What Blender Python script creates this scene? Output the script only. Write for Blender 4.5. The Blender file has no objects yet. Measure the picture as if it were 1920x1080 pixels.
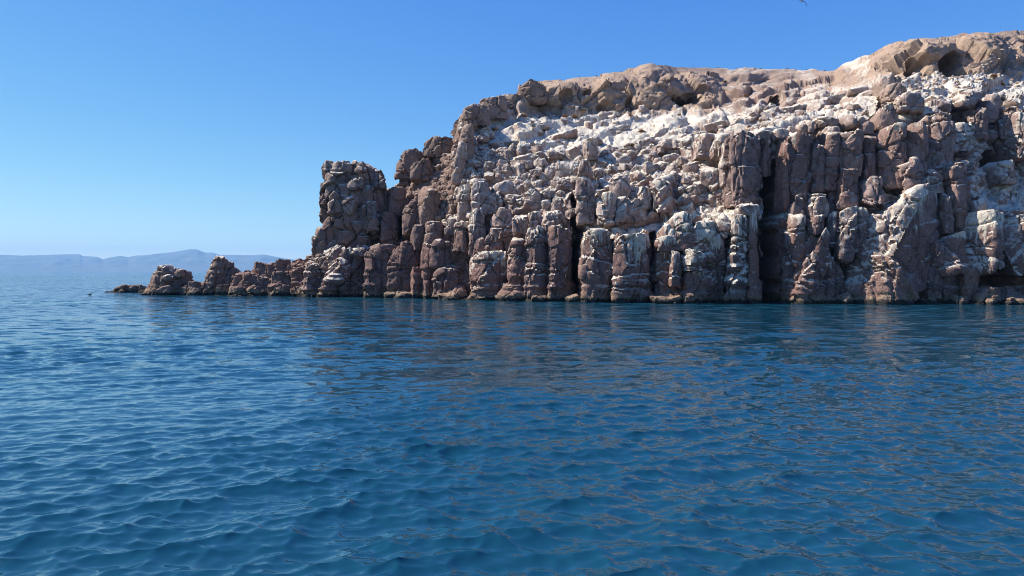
import bpy, math, random
import numpy as np

rng = np.random.default_rng(7)
random.seed(7)
scene = bpy.context.scene
COL = scene.collection

# ------------------------------------------------------------------ camera
F, HZ, CAMH = 1400.0, 511.0, 3.5          # focal length and horizon row (1920 px wide photo), eye height
cam_d = bpy.data.cameras.new('camera')
cam = bpy.data.objects.new('camera', cam_d)
COL.objects.link(cam)
cam.location = (0, 0, CAMH)
cam.rotation_euler = (math.radians(90), 0, 0)
cam_d.sensor_width = 36.0
cam_d.lens = 36.0 * F / 1920.0
cam_d.shift_y = -(540 - HZ) / 1920.0
cam_d.clip_start = 0.1
cam_d.clip_end = 200000.0
scene.camera = cam

# ------------------------------------------------------------------ light
SUN_AZ = 82.0      # degrees to the left of the view direction
SUN_EL = 46.0
world = bpy.data.worlds.new('World')
scene.world = world
world.use_nodes = True
wn = world.node_tree.nodes
bg = wn['Background']
sky = wn.new('ShaderNodeTexSky')
sky.sky_type = 'NISHITA'
sky.sun_disc = False
sky.sun_elevation = math.radians(SUN_EL)
sky.sun_rotation = math.radians(-SUN_AZ)
sky.air_density = 0.65
sky.dust_density = 0.0
sky.ozone_density = 4.0
# colour response of the clear maritime air, the same curve over the whole sky
_sep = wn.new('ShaderNodeSeparateColor'); _com = wn.new('ShaderNodeCombineColor')
world.node_tree.links.new(sky.outputs[0], _sep.inputs[0])
for _i, (_mid, _out, _pow) in enumerate(((1.32, 0.69, 1.38), (2.42, 2.07, 0.94), (4.71, 4.65, 0.30))):
    _d = wn.new('ShaderNodeMath'); _d.operation = 'DIVIDE'; _d.inputs[1].default_value = _mid
    _p = wn.new('ShaderNodeMath'); _p.operation = 'POWER'; _p.inputs[1].default_value = _pow
    _g = wn.new('ShaderNodeMath'); _g.operation = 'MULTIPLY'; _g.inputs[1].default_value = _out
    world.node_tree.links.new(_sep.outputs[_i], _d.inputs[0]); world.node_tree.links.new(_d.outputs[0], _p.inputs[0])
    world.node_tree.links.new(_p.outputs[0], _g.inputs[0]); world.node_tree.links.new(_g.outputs[0], _com.inputs[_i])
world.node_tree.links.new(_com.outputs[0], bg.inputs[0])
bg.inputs[1].default_value = 0.1
sun_d = bpy.data.lights.new('sun', 'SUN')
sun_d.energy = 5.0
sun_d.angle = math.radians(0.5)
sun_d.color = (1.0, 0.93, 0.83)
sun = bpy.data.objects.new('sun', sun_d)
COL.objects.link(sun)
sun.rotation_euler = (math.radians(90 - SUN_EL), 0, math.radians(SUN_AZ + 180))
sun.location = (-60, 30, 80)

scene.view_settings.view_transform = 'Standard'
scene.view_settings.look = 'None'
scene.view_settings.gamma = 1.0
scene.view_settings.exposure = 0.9
scene.view_settings.use_curve_mapping = False
scene.cycles.max_bounces = 6
scene.cycles.volume_bounces = 0
scene.cycles.use_denoising = True
scene.cycles.filter_width = 1.0


def world_pt(x, y, Y):
    """photo position (1920 px wide) at depth Y metres -> world point"""
    return ((x - 960.0) / F * Y, Y, CAMH + (HZ - y) / F * Y)


# ------------------------------------------------------------------ noise (numpy)
def _hash(ix, iy, iz, seed):
    h = (ix.astype(np.uint32) * np.uint32(374761393) + iy.astype(np.uint32) * np.uint32(668265263)
         + iz.astype(np.uint32) * np.uint32(2147483647 - 58) + np.uint32((seed * 974711 + 12345) & 0xffffffff))
    h = (h ^ (h >> np.uint32(13))) * np.uint32(1274126177)
    h = (h ^ (h >> np.uint32(16))) * np.uint32(2246822519)
    return h ^ (h >> np.uint32(13))


def gnoise(p, seed=0):
    """smooth value noise, about -1..1"""
    i = np.floor(p).astype(np.int64)
    f = p - i
    w = f * f * f * (f * (f * 6 - 15) + 10)
    out = np.zeros(len(p))
    for dx in (0, 1):
        wx = w[:, 0] if dx else 1 - w[:, 0]
        for dy in (0, 1):
            wy = w[:, 1] if dy else 1 - w[:, 1]
            for dz in (0, 1):
                wz = w[:, 2] if dz else 1 - w[:, 2]
                h = _hash(i[:, 0] + dx, i[:, 1] + dy, i[:, 2] + dz, seed)
                out += wx * wy * wz * (h.astype(np.float64) / 2147483648.0 - 1.0)
    return out


def fbm(p, seed=0, octs=4, gain=0.5):
    o = np.zeros(len(p)); a = 1.0; s = 1.0
    for k in range(octs):
        o += a * gnoise(p * s + 17.3 * k, seed + k * 31)
        a *= gain; s *= 2.03
    return o


def worley(p, seed=0, tilt=False):
    """F1, F2 and a random value of the nearest cell"""
    i = np.floor(p).astype(np.int64)
    n = len(p)
    f1 = np.full(n, 9.0); f2 = np.full(n, 9.0); cid = np.zeros(n); tl = np.zeros(n)
    for dx in (-1, 0, 1):
        for dy in (-1, 0, 1):
            for dz in (-1, 0, 1):
                cx, cy, cz = i[:, 0] + dx, i[:, 1] + dy, i[:, 2] + dz
                h = _hash(cx, cy, cz, seed)
                jx = (h & np.uint32(1023)) / 1023.0
                jy = ((h >> np.uint32(10)) & np.uint32(1023)) / 1023.0
                jz = ((h >> np.uint32(20)) & np.uint32(1023)) / 1023.0
                ax, ay, az = p[:, 0] - cx - jx, p[:, 1] - cy - jy, p[:, 2] - cz - jz
                d = np.sqrt(ax * ax + ay * ay + az * az)
                slant = ax * (jy * 2 - 1) + ay * (jz * 2 - 1) + az * (jx * 2 - 1)
                near = d < f1
                f2 = np.where(near, f1, np.minimum(f2, d))
                f1 = np.where(near, d, f1)
                cid = np.where(near, ((h >> np.uint32(7)) & np.uint32(4095)) / 4095.0, cid)
                tl = np.where(near, slant, tl)
    if tilt:
        return f1, f2, cid, tl
    return f1, f2, cid


def sstep(a, b, x):
    t = np.clip((x - a) / (b - a), 0, 1)
    return t * t * (3 - 2 * t)


# ------------------------------------------------------------------ mesh helpers
def mesh_from(name, verts, quads, smooth=True, sharp=None):
    me = bpy.data.meshes.new(name)
    verts = np.asarray(verts, dtype=np.float32)
    quads = np.asarray(quads, dtype=np.int32)
    k = quads.shape[1]
    me.vertices.add(len(verts))
    me.vertices.foreach_set('co', verts.ravel())
    me.loops.add(quads.size)
    me.loops.foreach_set('vertex_index', quads.ravel())
    me.polygons.add(len(quads))
    me.polygons.foreach_set('loop_start', np.arange(0, quads.size, k, dtype=np.int32))
    me.polygons.foreach_set('loop_total', np.full(len(quads), k, dtype=np.int32))
    if smooth:
        me.polygons.foreach_set('use_smooth', np.ones(len(quads), dtype=bool))
    me.update(calc_edges=True)
    if sharp:
        me.set_sharp_from_angle(angle=math.radians(sharp))
    return me


def add_attr(me, name, data, kind='FLOAT_COLOR'):
    a = me.attributes.new(name, kind, 'POINT')
    if kind == 'FLOAT_COLOR':
        a.data.foreach_set('color', np.asarray(data, dtype=np.float32).ravel())
    else:
        a.data.foreach_set('value', np.asarray(data, dtype=np.float32).ravel())


def obj(name, me, mat=None, parent=None):
    o = bpy.data.objects.new(name, me)
    COL.objects.link(o)
    if mat and me is not None and not me.materials:
        me.materials.append(mat)
    if parent:
        o.parent = parent
    return o


def tag(o, label=None, cat=None, group=None, kind=None):
    for k, v in (('label', label), ('category', cat), ('group', group), ('kind', kind)):
        if v:
            o[k] = v
    return o


def grid_quads(nu, nv):
    """vertex index = u * nv + v"""
    a = np.arange(nu - 1)[:, None] * nv + np.arange(nv - 1)[None, :]
    a = a.ravel()
    return np.stack([a, a + nv, a + nv + 1, a + 1], 1)


# ------------------------------------------------------------------ materials
def new_mat(name):
    m = bpy.data.materials.new(name)
    m.use_nodes = True
    nt = m.node_tree
    return m, nt, nt.nodes, nt.links, nt.nodes['Principled BSDF']


class NB:
    """small node builder"""
    def __init__(self, nt):
        self.nt = nt

    def n(self, kind, **kw):
        nd = self.nt.nodes.new(kind)
        for k, v in kw.items():
            setattr(nd, k, v)
        return nd

    def put(self, sock, v):
        if hasattr(v, 'is_output'):
            self.nt.links.new(v, sock)
        else:
            sock.default_value = v

    def m(self, op, a, b=0.0, c=0.0):
        nd = self.n('ShaderNodeMath', operation=op)
        self.put(nd.inputs[0], a); self.put(nd.inputs[1], b); self.put(nd.inputs[2], c)
        return nd.outputs[0]

    def vm(self, op, a, b=(0, 0, 0)):
        nd = self.n('ShaderNodeVectorMath', operation=op)
        self.put(nd.inputs[0], a); self.put(nd.inputs[1], b)
        return nd.outputs[0]

    def noise(self, vec, scale, detail=3, rough=0.55, out=0, dist=0.0):
        nd = self.n('ShaderNodeTexNoise')
        self.put(nd.inputs['Vector'], vec)
        nd.inputs['Scale'].default_value = scale
        nd.inputs['Detail'].default_value = detail
        nd.inputs['Roughness'].default_value = rough
        nd.inputs['Distortion'].default_value = dist
        return nd.outputs[out]

    def mapr(self, v, a, b, c=0.0, d=1.0, smooth=True):
        nd = self.n('ShaderNodeMapRange')
        nd.interpolation_type = 'SMOOTHSTEP' if smooth else 'LINEAR'
        self.put(nd.inputs[0], v)
        for k, x in enumerate((a, b, c, d)):
            self.put(nd.inputs[k + 1], x)
        return nd.outputs[0]

    def mix(self, f, a, b):
        nd = self.n('ShaderNodeMix', data_type='RGBA')
        self.put(nd.inputs[0], f)
        for s, v in ((nd.inputs[6], a), (nd.inputs[7], b)):
            if isinstance(v, tuple) and len(v) == 3:
                v = (*v, 1)
            self.put(s, v)
        return nd.outputs[2]


def rock_material():
    m, nt, nodes, links, bsdf = new_mat('weathered_rock')
    b = NB(nt)
    geo = b.n('ShaderNodeNewGeometry')
    pos = geo.outputs['Position']
    sep = b.n('ShaderNodeSeparateXYZ'); links.new(pos, sep.inputs[0])
    z = sep.outputs[2]
    nsep = b.n('ShaderNodeSeparateXYZ'); links.new(geo.outputs['Normal'], nsep.inputs[0])
    nz = nsep.outputs[2]
    at = b.n('ShaderNodeAttribute', attribute_name='tint')
    oi = b.n('ShaderNodeObjectInfo')
    su = b.vm('ADD', at.outputs['Color'], oi.outputs['Color'])
    ss = b.n('ShaderNodeSeparateXYZ'); links.new(su, ss.inputs[0])
    guano, tan, red = ss.outputs[0], ss.outputs[1], ss.outputs[2]
    # rock colour
    n_big = b.noise(pos, 0.16, 4, 0.6)
    n_mid = b.noise(pos, 0.9, 5, 0.65)
    n_fine = b.noise(pos, 5.0, 4, 0.7)
    rnd = oi.outputs['Random']
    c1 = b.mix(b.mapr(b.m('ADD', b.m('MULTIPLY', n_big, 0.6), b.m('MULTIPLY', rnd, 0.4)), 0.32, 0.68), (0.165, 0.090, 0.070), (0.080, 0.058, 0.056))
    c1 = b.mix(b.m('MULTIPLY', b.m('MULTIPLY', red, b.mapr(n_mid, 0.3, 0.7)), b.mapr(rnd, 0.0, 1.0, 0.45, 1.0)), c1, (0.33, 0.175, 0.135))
    ctan = b.mix(b.mapr(n_mid, 0.35, 0.7), (0.34, 0.245, 0.175), (0.25, 0.178, 0.130))
    c1 = b.mix(tan, c1, ctan)
    # mottling and dark varnish
    c1 = b.mix(b.mapr(n_mid, 0.52, 0.70, 0, 0.5), c1, (0.095, 0.066, 0.062))
    c1 = b.mix(b.mapr(n_fine, 0.45, 0.75, 0, 0.45), c1, (0.42, 0.32, 0.28))
    c1 = b.mix(b.mapr(n_fine, 0.48, 0.25, 0, 0.45), c1, (0.11, 0.08, 0.075))
    # intertidal band: ochre crust over dark wet rock
    zn = b.m('ADD', z, b.m('MULTIPLY', b.m('SUBTRACT', n_mid, 0.5), 1.6))
    ochre = b.m('MULTIPLY', b.mapr(zn, 1.45, 0.7), b.mapr(n_fine, 0.42, 0.58))
    c1 = b.mix(b.m('MULTIPLY', ochre, 0.42), c1, (0.33, 0.27, 0.135))
    c1 = b.mix(b.mapr(b.m('ADD', z, b.m('MULTIPLY', b.m('SUBTRACT', n_mid, 0.5), 1.3)), 0.62, 0.30), c1, (0.03, 0.028, 0.024))
    # droppings: thick on upward faces, streaks running down from ledges
    k = b.m('ADD', b.m('MULTIPLY', b.m('SUBTRACT', n_mid, 0.5), 1.5), b.m('MULTIPLY', b.m('SUBTRACT', n_fine, 0.5), 1.1))
    k = b.m('ADD', k, b.m('MULTIPLY', b.m('SUBTRACT', n_big, 0.5), 1.5))
    t = b.m('ADD', b.m('MULTIPLY', nz, 1.25), b.m('MULTIPLY', guano, 1.0))
    t = b.m('ADD', t, b.m('MULTIPLY', k, 0.75))
    g = b.mapr(t, 1.02, 1.6)
    g = b.m('MULTIPLY', g, b.mapr(guano, 0.0, 0.15))
    strv = b.vm('MULTIPLY', pos, (2.4, 2.4, 0.16))
    streak = b.noise(strv, 1.0, 4, 0.65)
    patch = b.noise(pos, 0.3, 2, 0.5)
    tc = b.n('ShaderNodeTexCoord')
    gs = b.n('ShaderNodeSeparateXYZ'); links.new(tc.outputs['Generated'], gs.inputs[0])
    dv = b.m('ADD', b.m('MULTIPLY', streak, 1.5), b.m('MULTIPLY', b.m('SUBTRACT', gs.outputs[2], 1.0), 0.75))
    dv = b.m('ADD', dv, b.m('ADD', b.m('MULTIPLY', guano, 0.42), b.m('MULTIPLY', b.m('SUBTRACT', patch, 0.5), 1.1)))
    dr = b.m('MULTIPLY', b.mapr(dv, 0.93, 1.05), b.mapr(guano, 0.1, 0.35))
    g = b.m('MAXIMUM', g, b.m('MULTIPLY', dr, 0.85))
    g = b.m('MULTIPLY', g, b.mapr(zn, 0.9, 2.2))
    wash = b.m('MULTIPLY', b.m('MULTIPLY', b.mapr(guano, 0.15, 0.85), b.mapr(nz, -0.35, 0.6, 0.35, 1.0)), b.mapr(n_mid, 0.34, 0.60, 0.15, 0.82))
    c1 = b.mix(b.m('MULTIPLY', wash, b.mapr(zn, 6.5, 11.0)), c1, (0.50, 0.43, 0.375))
    gw = b.mix(b.mapr(n_mid, 0.4, 0.75), (0.60, 0.55, 0.455), (0.41, 0.35, 0.275))
    col = b.mix(b.m('MULTIPLY', g, b.mapr(n_fine, 0.25, 0.6, 0.72, 0.97)), c1, gw)
    links.new(col, bsdf.inputs['Base Color'])
    bsdf.inputs['Roughness'].default_value = 0.9
    bsdf.inputs['Specular IOR Level'].default_value = 0.2
    vor = b.n('ShaderNodeTexVoronoi', feature='DISTANCE_TO_EDGE')
    links.new(b.vm('ADD', pos, b.vm('MULTIPLY', b.noise(pos, 1.2, 3, 0.6, out=1), (0.5, 0.5, 0.5))), vor.inputs['Vector'])
    vor.inputs['Scale'].default_value = 0.9
    hgt = b.m('ADD', b.m('MULTIPLY', n_fine, 0.5), b.m('MULTIPLY', b.mapr(vor.outputs['Distance'], 0.0, 0.05), 0.25))
    hgt = b.m('ADD', hgt, b.m('MULTIPLY', n_mid, 0.3))
    bp = b.n('ShaderNodeBump')
    bp.inputs['Strength'].default_value = 0.8
    bp.inputs['Distance'].default_value = 0.28
    links.new(hgt, bp.inputs['Height'])
    links.new(bp.outputs[0], bsdf.inputs['Normal'])
    return m


def water_material():
    m, nt, nodes, links, bsdf = new_mat('sea_water')
    b = NB(nt)
    geo = b.n('ShaderNodeNewGeometry')
    pos = geo.outputs['Position']
    lod = b.n('ShaderNodeAttribute', attribute_name='lost_chop').outputs['Fac']
    flat = b.vm('MULTIPLY', pos, (1.0, 1.0, 0.0))
    rip = b.vm('SUBTRACT', b.noise(b.vm('MULTIPLY', flat, (0.75, 1.25, 1)), 5.0, 3, 0.6, out=1), (0.5, 0.5, 0.5))
    chop = b.vm('SUBTRACT', b.noise(b.vm('MULTIPLY', flat, (0.55, 1.2, 1)), 0.9, 3, 0.6, out=1), (0.5, 0.5, 0.5))
    gust = b.noise(b.vm('MULTIPLY', flat, (0.4, 1.0, 1)), 0.035, 3, 0.6)
    amp = b.mapr(gust, 0.3, 0.7, 0.6, 1.25)
    sc = b.n('ShaderNodeVectorMath', operation='SCALE'); links.new(rip, sc.inputs[0]); links.new(b.m('MULTIPLY', amp, 0.34), sc.inputs['Scale'])
    sc2 = b.n('ShaderNodeVectorMath', operation='SCALE'); links.new(chop, sc2.inputs[0]); links.new(b.m('MULTIPLY', b.m('MULTIPLY', b.m('POWER', lod, 1.6), amp), 2.2), sc2.inputs['Scale'])
    v = b.vm('MULTIPLY', b.vm('ADD', sc.outputs[0], sc2.outputs[0]), (0.8, 1.0, 0.0))
    nrm = b.vm('NORMALIZE', b.vm('ADD', geo.outputs['Normal'], v))
    links.new(nrm, bsdf.inputs['Normal'])
    bsdf.inputs['Base Color'].default_value = (0.0045, 0.040, 0.070, 1)
    bsdf.inputs['Roughness'].default_value = 0.09
    bsdf.inputs['IOR'].default_value = 1.38
    return m


def plain_mat(name, col, rough=0.8, var=0.25, scale=4.0):
    m, nt, nodes, links, bsdf = new_mat(name)
    b = NB(nt)
    tc = b.n('ShaderNodeTexCoord')
    n = b.noise(tc.outputs['Object'], scale, 4, 0.6)
    d = tuple(c * (1 - var) for c in col)
    e = tuple(min(1, c * (1 + var)) for c in col)
    links.new(b.mix(b.mapr(n, 0.3, 0.7), d, e), bsdf.inputs['Base Color'])
    bsdf.inputs['Roughness'].default_value = rough
    return m


ROCK = rock_material()
WATER = water_material()

# ------------------------------------------------------------------ sea
def build_sea():
    q = np.concatenate([np.linspace(900, 640, 40), np.linspace(638, 60, 620), np.linspace(59.5, 12, 110),
                        np.geomspace(11.8, 0.03, 60)])
    Y = CAMH * F / q
    t = np.concatenate([np.linspace(-2.2, -0.8, 40)[:-1], np.linspace(-0.8, 0.8, 460), np.linspace(0.8, 2.2, 40)[1:]])
    nv, nu = len(Y), len(t)
    X = (t[:, None] * Y[None, :])
    YY = np.broadcast_to(Y[None, :], X.shape)
    dy = np.abs(np.gradient(Y)); dxs = (t[260] - t[259]) * 2 * 0 + np.gradient(t)
    sp = np.maximum(dy[None, :] * 0.8, np.abs(dxs)[:, None] * Y[None, :] * 0.45)
    x = X.ravel().copy(); y = YY.ravel().copy(); sp = sp.ravel()
    zz = np.zeros_like(x); ox = np.zeros_like(x); oy = np.zeros_like(x)
    kept = np.zeros_like(x); total = 0
    near = y < 260
    r = np.random.default_rng(3)
    xn, yn, sn = x[near], y[near], sp[near]
    zn = np.zeros_like(xn); oxn = np.zeros_like(xn); oyn = np.zeros_like(xn); kn = np.zeros_like(xn)
    main = math.radians(300)          # waves run towards the camera and to the right
    for i in range(125):
        L = 0.16 * (2.4 / 0.16) ** r.random()
        k = 2 * math.pi / L
        spread = 0.42 + 0.42 * math.exp(-L / 0.9)
        a = main + r.normal() * spread
        slope = 0.027 * (1.0 if L < 2.0 else (2.0 / L) ** 1.5)
        if L > 1.2:
            slope *= 0.55
        if L < 0.6:
            slope *= 1.2
        A = slope / k
        ph = r.random() * 6.283
        dxx, dyy = math.cos(a), math.sin(a)
        fade = np.clip((L / np.maximum(sn, 1e-4) - 2.2) / 2.5, 0, 1)
        arg = k * (xn * dxx + yn * dyy) + ph
        s, c = np.sin(arg), np.cos(arg)
        zn += A * fade * c
        oxn -= 1.5 * A * fade * dxx * s
        oyn -= 1.5 * A * fade * dyy * s
        kn += fade * slope ** 2
        total += slope ** 2
    # wave groups: calmer and rougher patches
    grp = 0.85 + 0.55 * gnoise(np.stack([xn * 0.10, yn * 0.16, 0 * xn], 1), 5)
    zz[near] = zn * grp; ox[near] = oxn * grp; oy[near] = oyn * grp; kept[near] = kn
    lost = np.sqrt(np.clip(1 - kept / total, 0, 1))
    co = np.stack([x + ox, y + oy, zz], 1)
    me = mesh_from('sea', co, grid_quads(nu, nv))
    add_attr(me, 'lost_chop', lost, 'FLOAT')
    o = obj('sea', me, WATER)
    return tag(o, 'deep blue rippled sea in front of the cliff', 'sea', kind='structure')


build_sea()

# ------------------------------------------------------------------ headland base
WL = np.array([(400, 553), (545, 556), (680, 557), (790, 559), (900, 562), (1000, 564), (1100, 566), (1230, 568), (1440, 569),
               (1600, 569), (1800, 570), (1920, 571), (2300, 574)], float)
SKY = np.array([(545, 490), (570, 484), (590, 474), (600, 462), (640, 440), (700, 400), (728, 352), (750, 345), (765, 330), (800, 302),
                (840, 287), (850, 272), (858, 240), (866, 220), (880, 200), (900, 188), (915, 184), (940, 182), (965, 183), (973, 162),
                (985, 155), (1010, 152), (1050, 149), (1100, 143), (1150, 136), (1180, 128), (1215, 122), (1250, 122), (1270, 126),
                (1350, 128), (1450, 128), (1530, 130), (1565, 131), (1580, 122), (1620, 106), (1660, 91), (1690, 82), (1740, 73),
                (1780, 69), (1800, 64), (1850, 60), (1900, 57), (1920, 56), (2000, 52), (2150, 55), (2300, 60)], float)


def waterline(x): return np.interp(x, WL[:, 0], WL[:, 1])
def skyline(x): return np.interp(x, SKY[:, 0], SKY[:, 1])
def shore_depth(x): return CAMH * F / (waterline(x) - HZ)


# depth (metres) down the cliff face, from the waterline upwards
PROF = {
    545: [(556, 109), (525, 110), (500, 111), (490, 113)],
    600: [(556, 108.5), (500, 109.5), (465, 112), (440, 116)],
    680: [(557, 107.2), (472, 108), (462, 111), (400, 114), (380, 117)],
    730: [(558, 105.6), (472, 106.4), (462, 110), (400, 113), (352, 118)],
    760: [(558.5, 104.5), (470, 105.5), (455, 109), (390, 112), (345, 117), (330, 121)],
    800: [(559, 101.8), (470, 102.8), (440, 104.5), (400, 107.5), (350, 113), (310, 119), (300, 121)],
    850: [(561, 99), (455, 100), (420, 101.5), (350, 106), (285, 113), (272, 116)],
    870: [(561, 98), (455, 99), (420, 100.5), (350, 103.5), (280, 107), (220, 110), (205, 112)],
    890: [(562, 97), (470, 98), (400, 99.5), (350, 102), (280, 106), (210, 112), (195, 115)],
    920: [(562.5, 95.8), (470, 96.8), (430, 98), (390, 99.5), (330, 103.5), (270, 109), (220, 116), (185, 121)],
    970: [(563.5, 93.8), (445, 94.8), (400, 97), (330, 101.5), (270, 108), (220, 117), (195, 122), (178, 124)],
    1000: [(564, 92.6), (440, 93.6), (400, 96), (330, 100.5), (270, 107.5), (215, 119), (200, 122), (165, 124.5), (152, 128)],
    1100: [(566, 89.4), (445, 90.4), (425, 92.5), (380, 94.5), (330, 99), (270, 107.5), (215, 122), (160, 124.5), (142, 130)],
    1220: [(568, 87), (445, 88), (425, 90.5), (330, 96), (262, 107), (207, 121), (140, 124), (122, 128)],
    1340: [(568.5, 86), (422, 87), (400, 90), (330, 93), (262, 100), (222, 113), (205, 121), (150, 131), (128, 146)],
    1400: [(569, 85.6), (405, 86.6), (390, 89), (255, 90.5), (225, 103), (185, 117), (150, 131), (128, 148)],
    1440: [(569, 85.4), (400, 86.4), (385, 88), (255, 89.5), (228, 100), (180, 120), (128, 150)],
    1500: [(569, 85.2), (420, 86.6), (370, 88), (252, 89.6), (222, 98), (170, 118), (131, 150)],
    1560: [(569, 85), (420, 86.6), (370, 88), (242, 89.8), (212, 98), (170, 115), (131, 140)],
    1640: [(569, 84.6), (390, 86.8), (240, 90), (200, 96), (160, 105), (135, 113), (100, 128)],
    1720: [(569.5, 84.2), (400, 86.4), (300, 87.6), (192, 91), (165, 98), (138, 106), (90, 109.5), (76, 115)],
    1800: [(570, 84), (440, 85.4), (300, 90), (180, 93.5), (155, 100), (136, 106), (80, 112), (64, 118)],
    1860: [(570.5, 84.5), (505, 85.5), (400, 86.5), (340, 92), (200, 95), (165, 99), (132, 107), (75, 114), (58, 120)],
    1920: [(571, 84), (505, 85), (400, 86), (335, 91), (195, 95.5), (165, 100), (115, 112), (55, 122)],
    2060: [(572, 82.5), (400, 85), (335, 89), (195, 95), (115, 112), (50, 125)],
    2300: [(574, 80), (430, 83), (330, 88), (200, 94), (120, 112), (60, 126)],
}
VN = 350
vs = np.linspace(0, 1, VN)               # 0 waterline, 1 skyline
_cx = np.array(sorted(PROF))
_cd = []
for cx in _cx:
    p = np.array(PROF[cx], float)
    v = (p[0, 0] - p[:, 0]) / (p[0, 0] - p[-1, 0])
    _cd.append(np.interp(vs, v, p[:, 1]))
_cd = np.array(_cd)

us = np.concatenate([np.linspace(545, 1935, 800), np.linspace(1940, 2300, 60)])
UN = len(us)
DEP = np.zeros((UN, VN))
for j in range(VN):
    DEP[:, j] = np.interp(us, _cx, _cd[:, j])
kern = np.hanning(9); kern /= kern.sum()
DEP = np.apply_along_axis(lambda c: np.convolve(np.pad(c, 4, mode='edge'), kern, mode='valid'), 0, DEP)
PY = waterline(us)[:, None] + (skyline(us) - waterline(us))[:, None] * vs[None, :]
PX = np.broadcast_to(us[:, None], PY.shape)
GX = (PX - 960) / F * DEP
GZ = CAMH + (HZ - PY) / F * DEP
G = np.stack([GX, DEP, GZ], 2)
# fix waterline to z=0 exactly
def normals(Gr):
    du = np.gradient(Gr, axis=0); dv = np.gradient(Gr, axis=1)
    n = np.cross(du, dv)
    n /= np.linalg.norm(n, axis=2, keepdims=True) + 1e-9
    return n
NRM = normals(G)
def blur(a, k):
    ke = np.hanning(k + 2)[1:-1]; ke /= ke.sum(); h = k // 2
    for ax in (0, 1):
        a = np.apply_along_axis(lambda c: np.convolve(np.pad(c, h, mode='edge'), ke, mode='valid'), ax, a)
    return a
NRM = np.stack([blur(NRM[:, :, k], 15) for k in range(3)], 2)
NRM /= np.linalg.norm(NRM, axis=2, keepdims=True)
steep = 1 - sstep(0.35, 0.68, NRM[:, :, 2])

pxf, pyf = PX.ravel(), PY.ravel()
P = G.reshape(-1, 3)
stp = steep.ravel()
capm = np.maximum(sstep(222, 205, pyf - 0.0) * sstep(965, 985, pxf) * sstep(1370, 1330, pxf),
                  sstep(150, 132, pyf) * sstep(1610, 1660, pxf))
# --- displacement
warp = np.stack([fbm(P * 0.35, 101, 2), fbm(P * 0.35, 102, 2), fbm(P * 0.35, 103, 2)], 1)
Pw = P + warp * 0.55
f1, f2, cid, tl = worley(Pw * np.array([1 / 2.6, 1 / 2.6, 1 / 5.0]), 11, True)
crack1 = sstep(0.07, 0.0, f2 - f1)
d_cliff = (cid - 0.5) * 1.5 + tl * 0.7 - crack1 * 0.7
f1, f2, cid, tl = worley(Pw * np.array([1 / 1.1, 1 / 1.1, 1 / 1.7]), 12, True)
crack2 = sstep(0.08, 0.0, f2 - f1)
d_cliff += (cid - 0.5) * 0.3 + tl * 0.25 - crack2 * 0.22
f1, f2, cid, tl = worley(Pw * np.array([1 / 2.1, 1 / 2.1, 1 / 1.8]), 13, True)
d_slope = (cid - 0.5) * 1.0 + tl * 0.7 - sstep(0.10, 0, f2 - f1) * 0.3
f1b, f2b, cidb, tlb = worley(Pw / 0.8, 14, True)
d_slope += (cidb - 0.5) * 0.3 + tlb * 0.25 + (0.6 - f1b) * 0.12 - sstep(0.10, 0, f2b - f1b) * 0.1
lw = (P[:, 2] - 0.45 * P[:, 0] + fbm(P * 0.12, 70, 2) * 1.2) / 1.25
led = gnoise(np.stack([P[:, 0] * 0.06, P[:, 1] * 0.06, lw], 1), 71)
led2 = gnoise(np.stack([P[:, 0] * 0.2, P[:, 1] * 0.2, lw * 2.7], 1), 72)
upper = sstep(320, 265, pyf)               # smoother slabs and slanting ledges high on the slope
d_slope = d_slope * 0.8 * (1 - 0.72 * upper) + (np.sign(led) * np.abs(led) ** 0.5 * 0.65 + led2 * 0.35) * (0.5 + 0.5 * upper)
d_cap = fbm(P / np.array([4.0, 4.0, 9.0]), 21, 3, 0.5) * 0.7
f1c, f2c, cidc, tlc = worley(Pw * np.array([1 / 5.0, 1 / 5.0, 1 / 8.0]), 16, True)
d_cap += (cidc - 0.5) * 1.6 + tlc * 1.2 - sstep(0.05, 0, f2c - f1c) * 0.5
f1c, f2c, cidc, tlc = worley(Pw / 1.6, 17, True)
d_cap += tlc * 0.35 - sstep(0.30, 0.12, f1c) * 0.35 * (cidc > 0.6)
fine = fbm(P / 0.9, 31, 4, 0.55) * 0.16
rough = np.abs(fbm(P / 2.2, 35, 3)) * -0.4
strata = gnoise(np.stack([P[:, 0] * 0.15, P[:, 1] * 0.15, P[:, 2] / 0.42], 1), 41) * 0.22 * sstep(7, 3, P[:, 2])
disp = stp * d_cliff + (1 - stp) * d_slope
disp = disp * (1 - capm) + d_cap * capm + fine + rough * (1 - 0.5 * capm) + strata * stp
skyfade = 0.25 + 0.75 * sstep(4, 26, pyf - skyline(pxf))
disp *= 1 - capm * (1 - skyfade)
far = sstep(126, 140, P[:, 1])
disp *= (1 - 0.6 * far)
edge_fade = 1.0
Pd = P + NRM.reshape(-1, 3) * disp[:, None]

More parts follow.
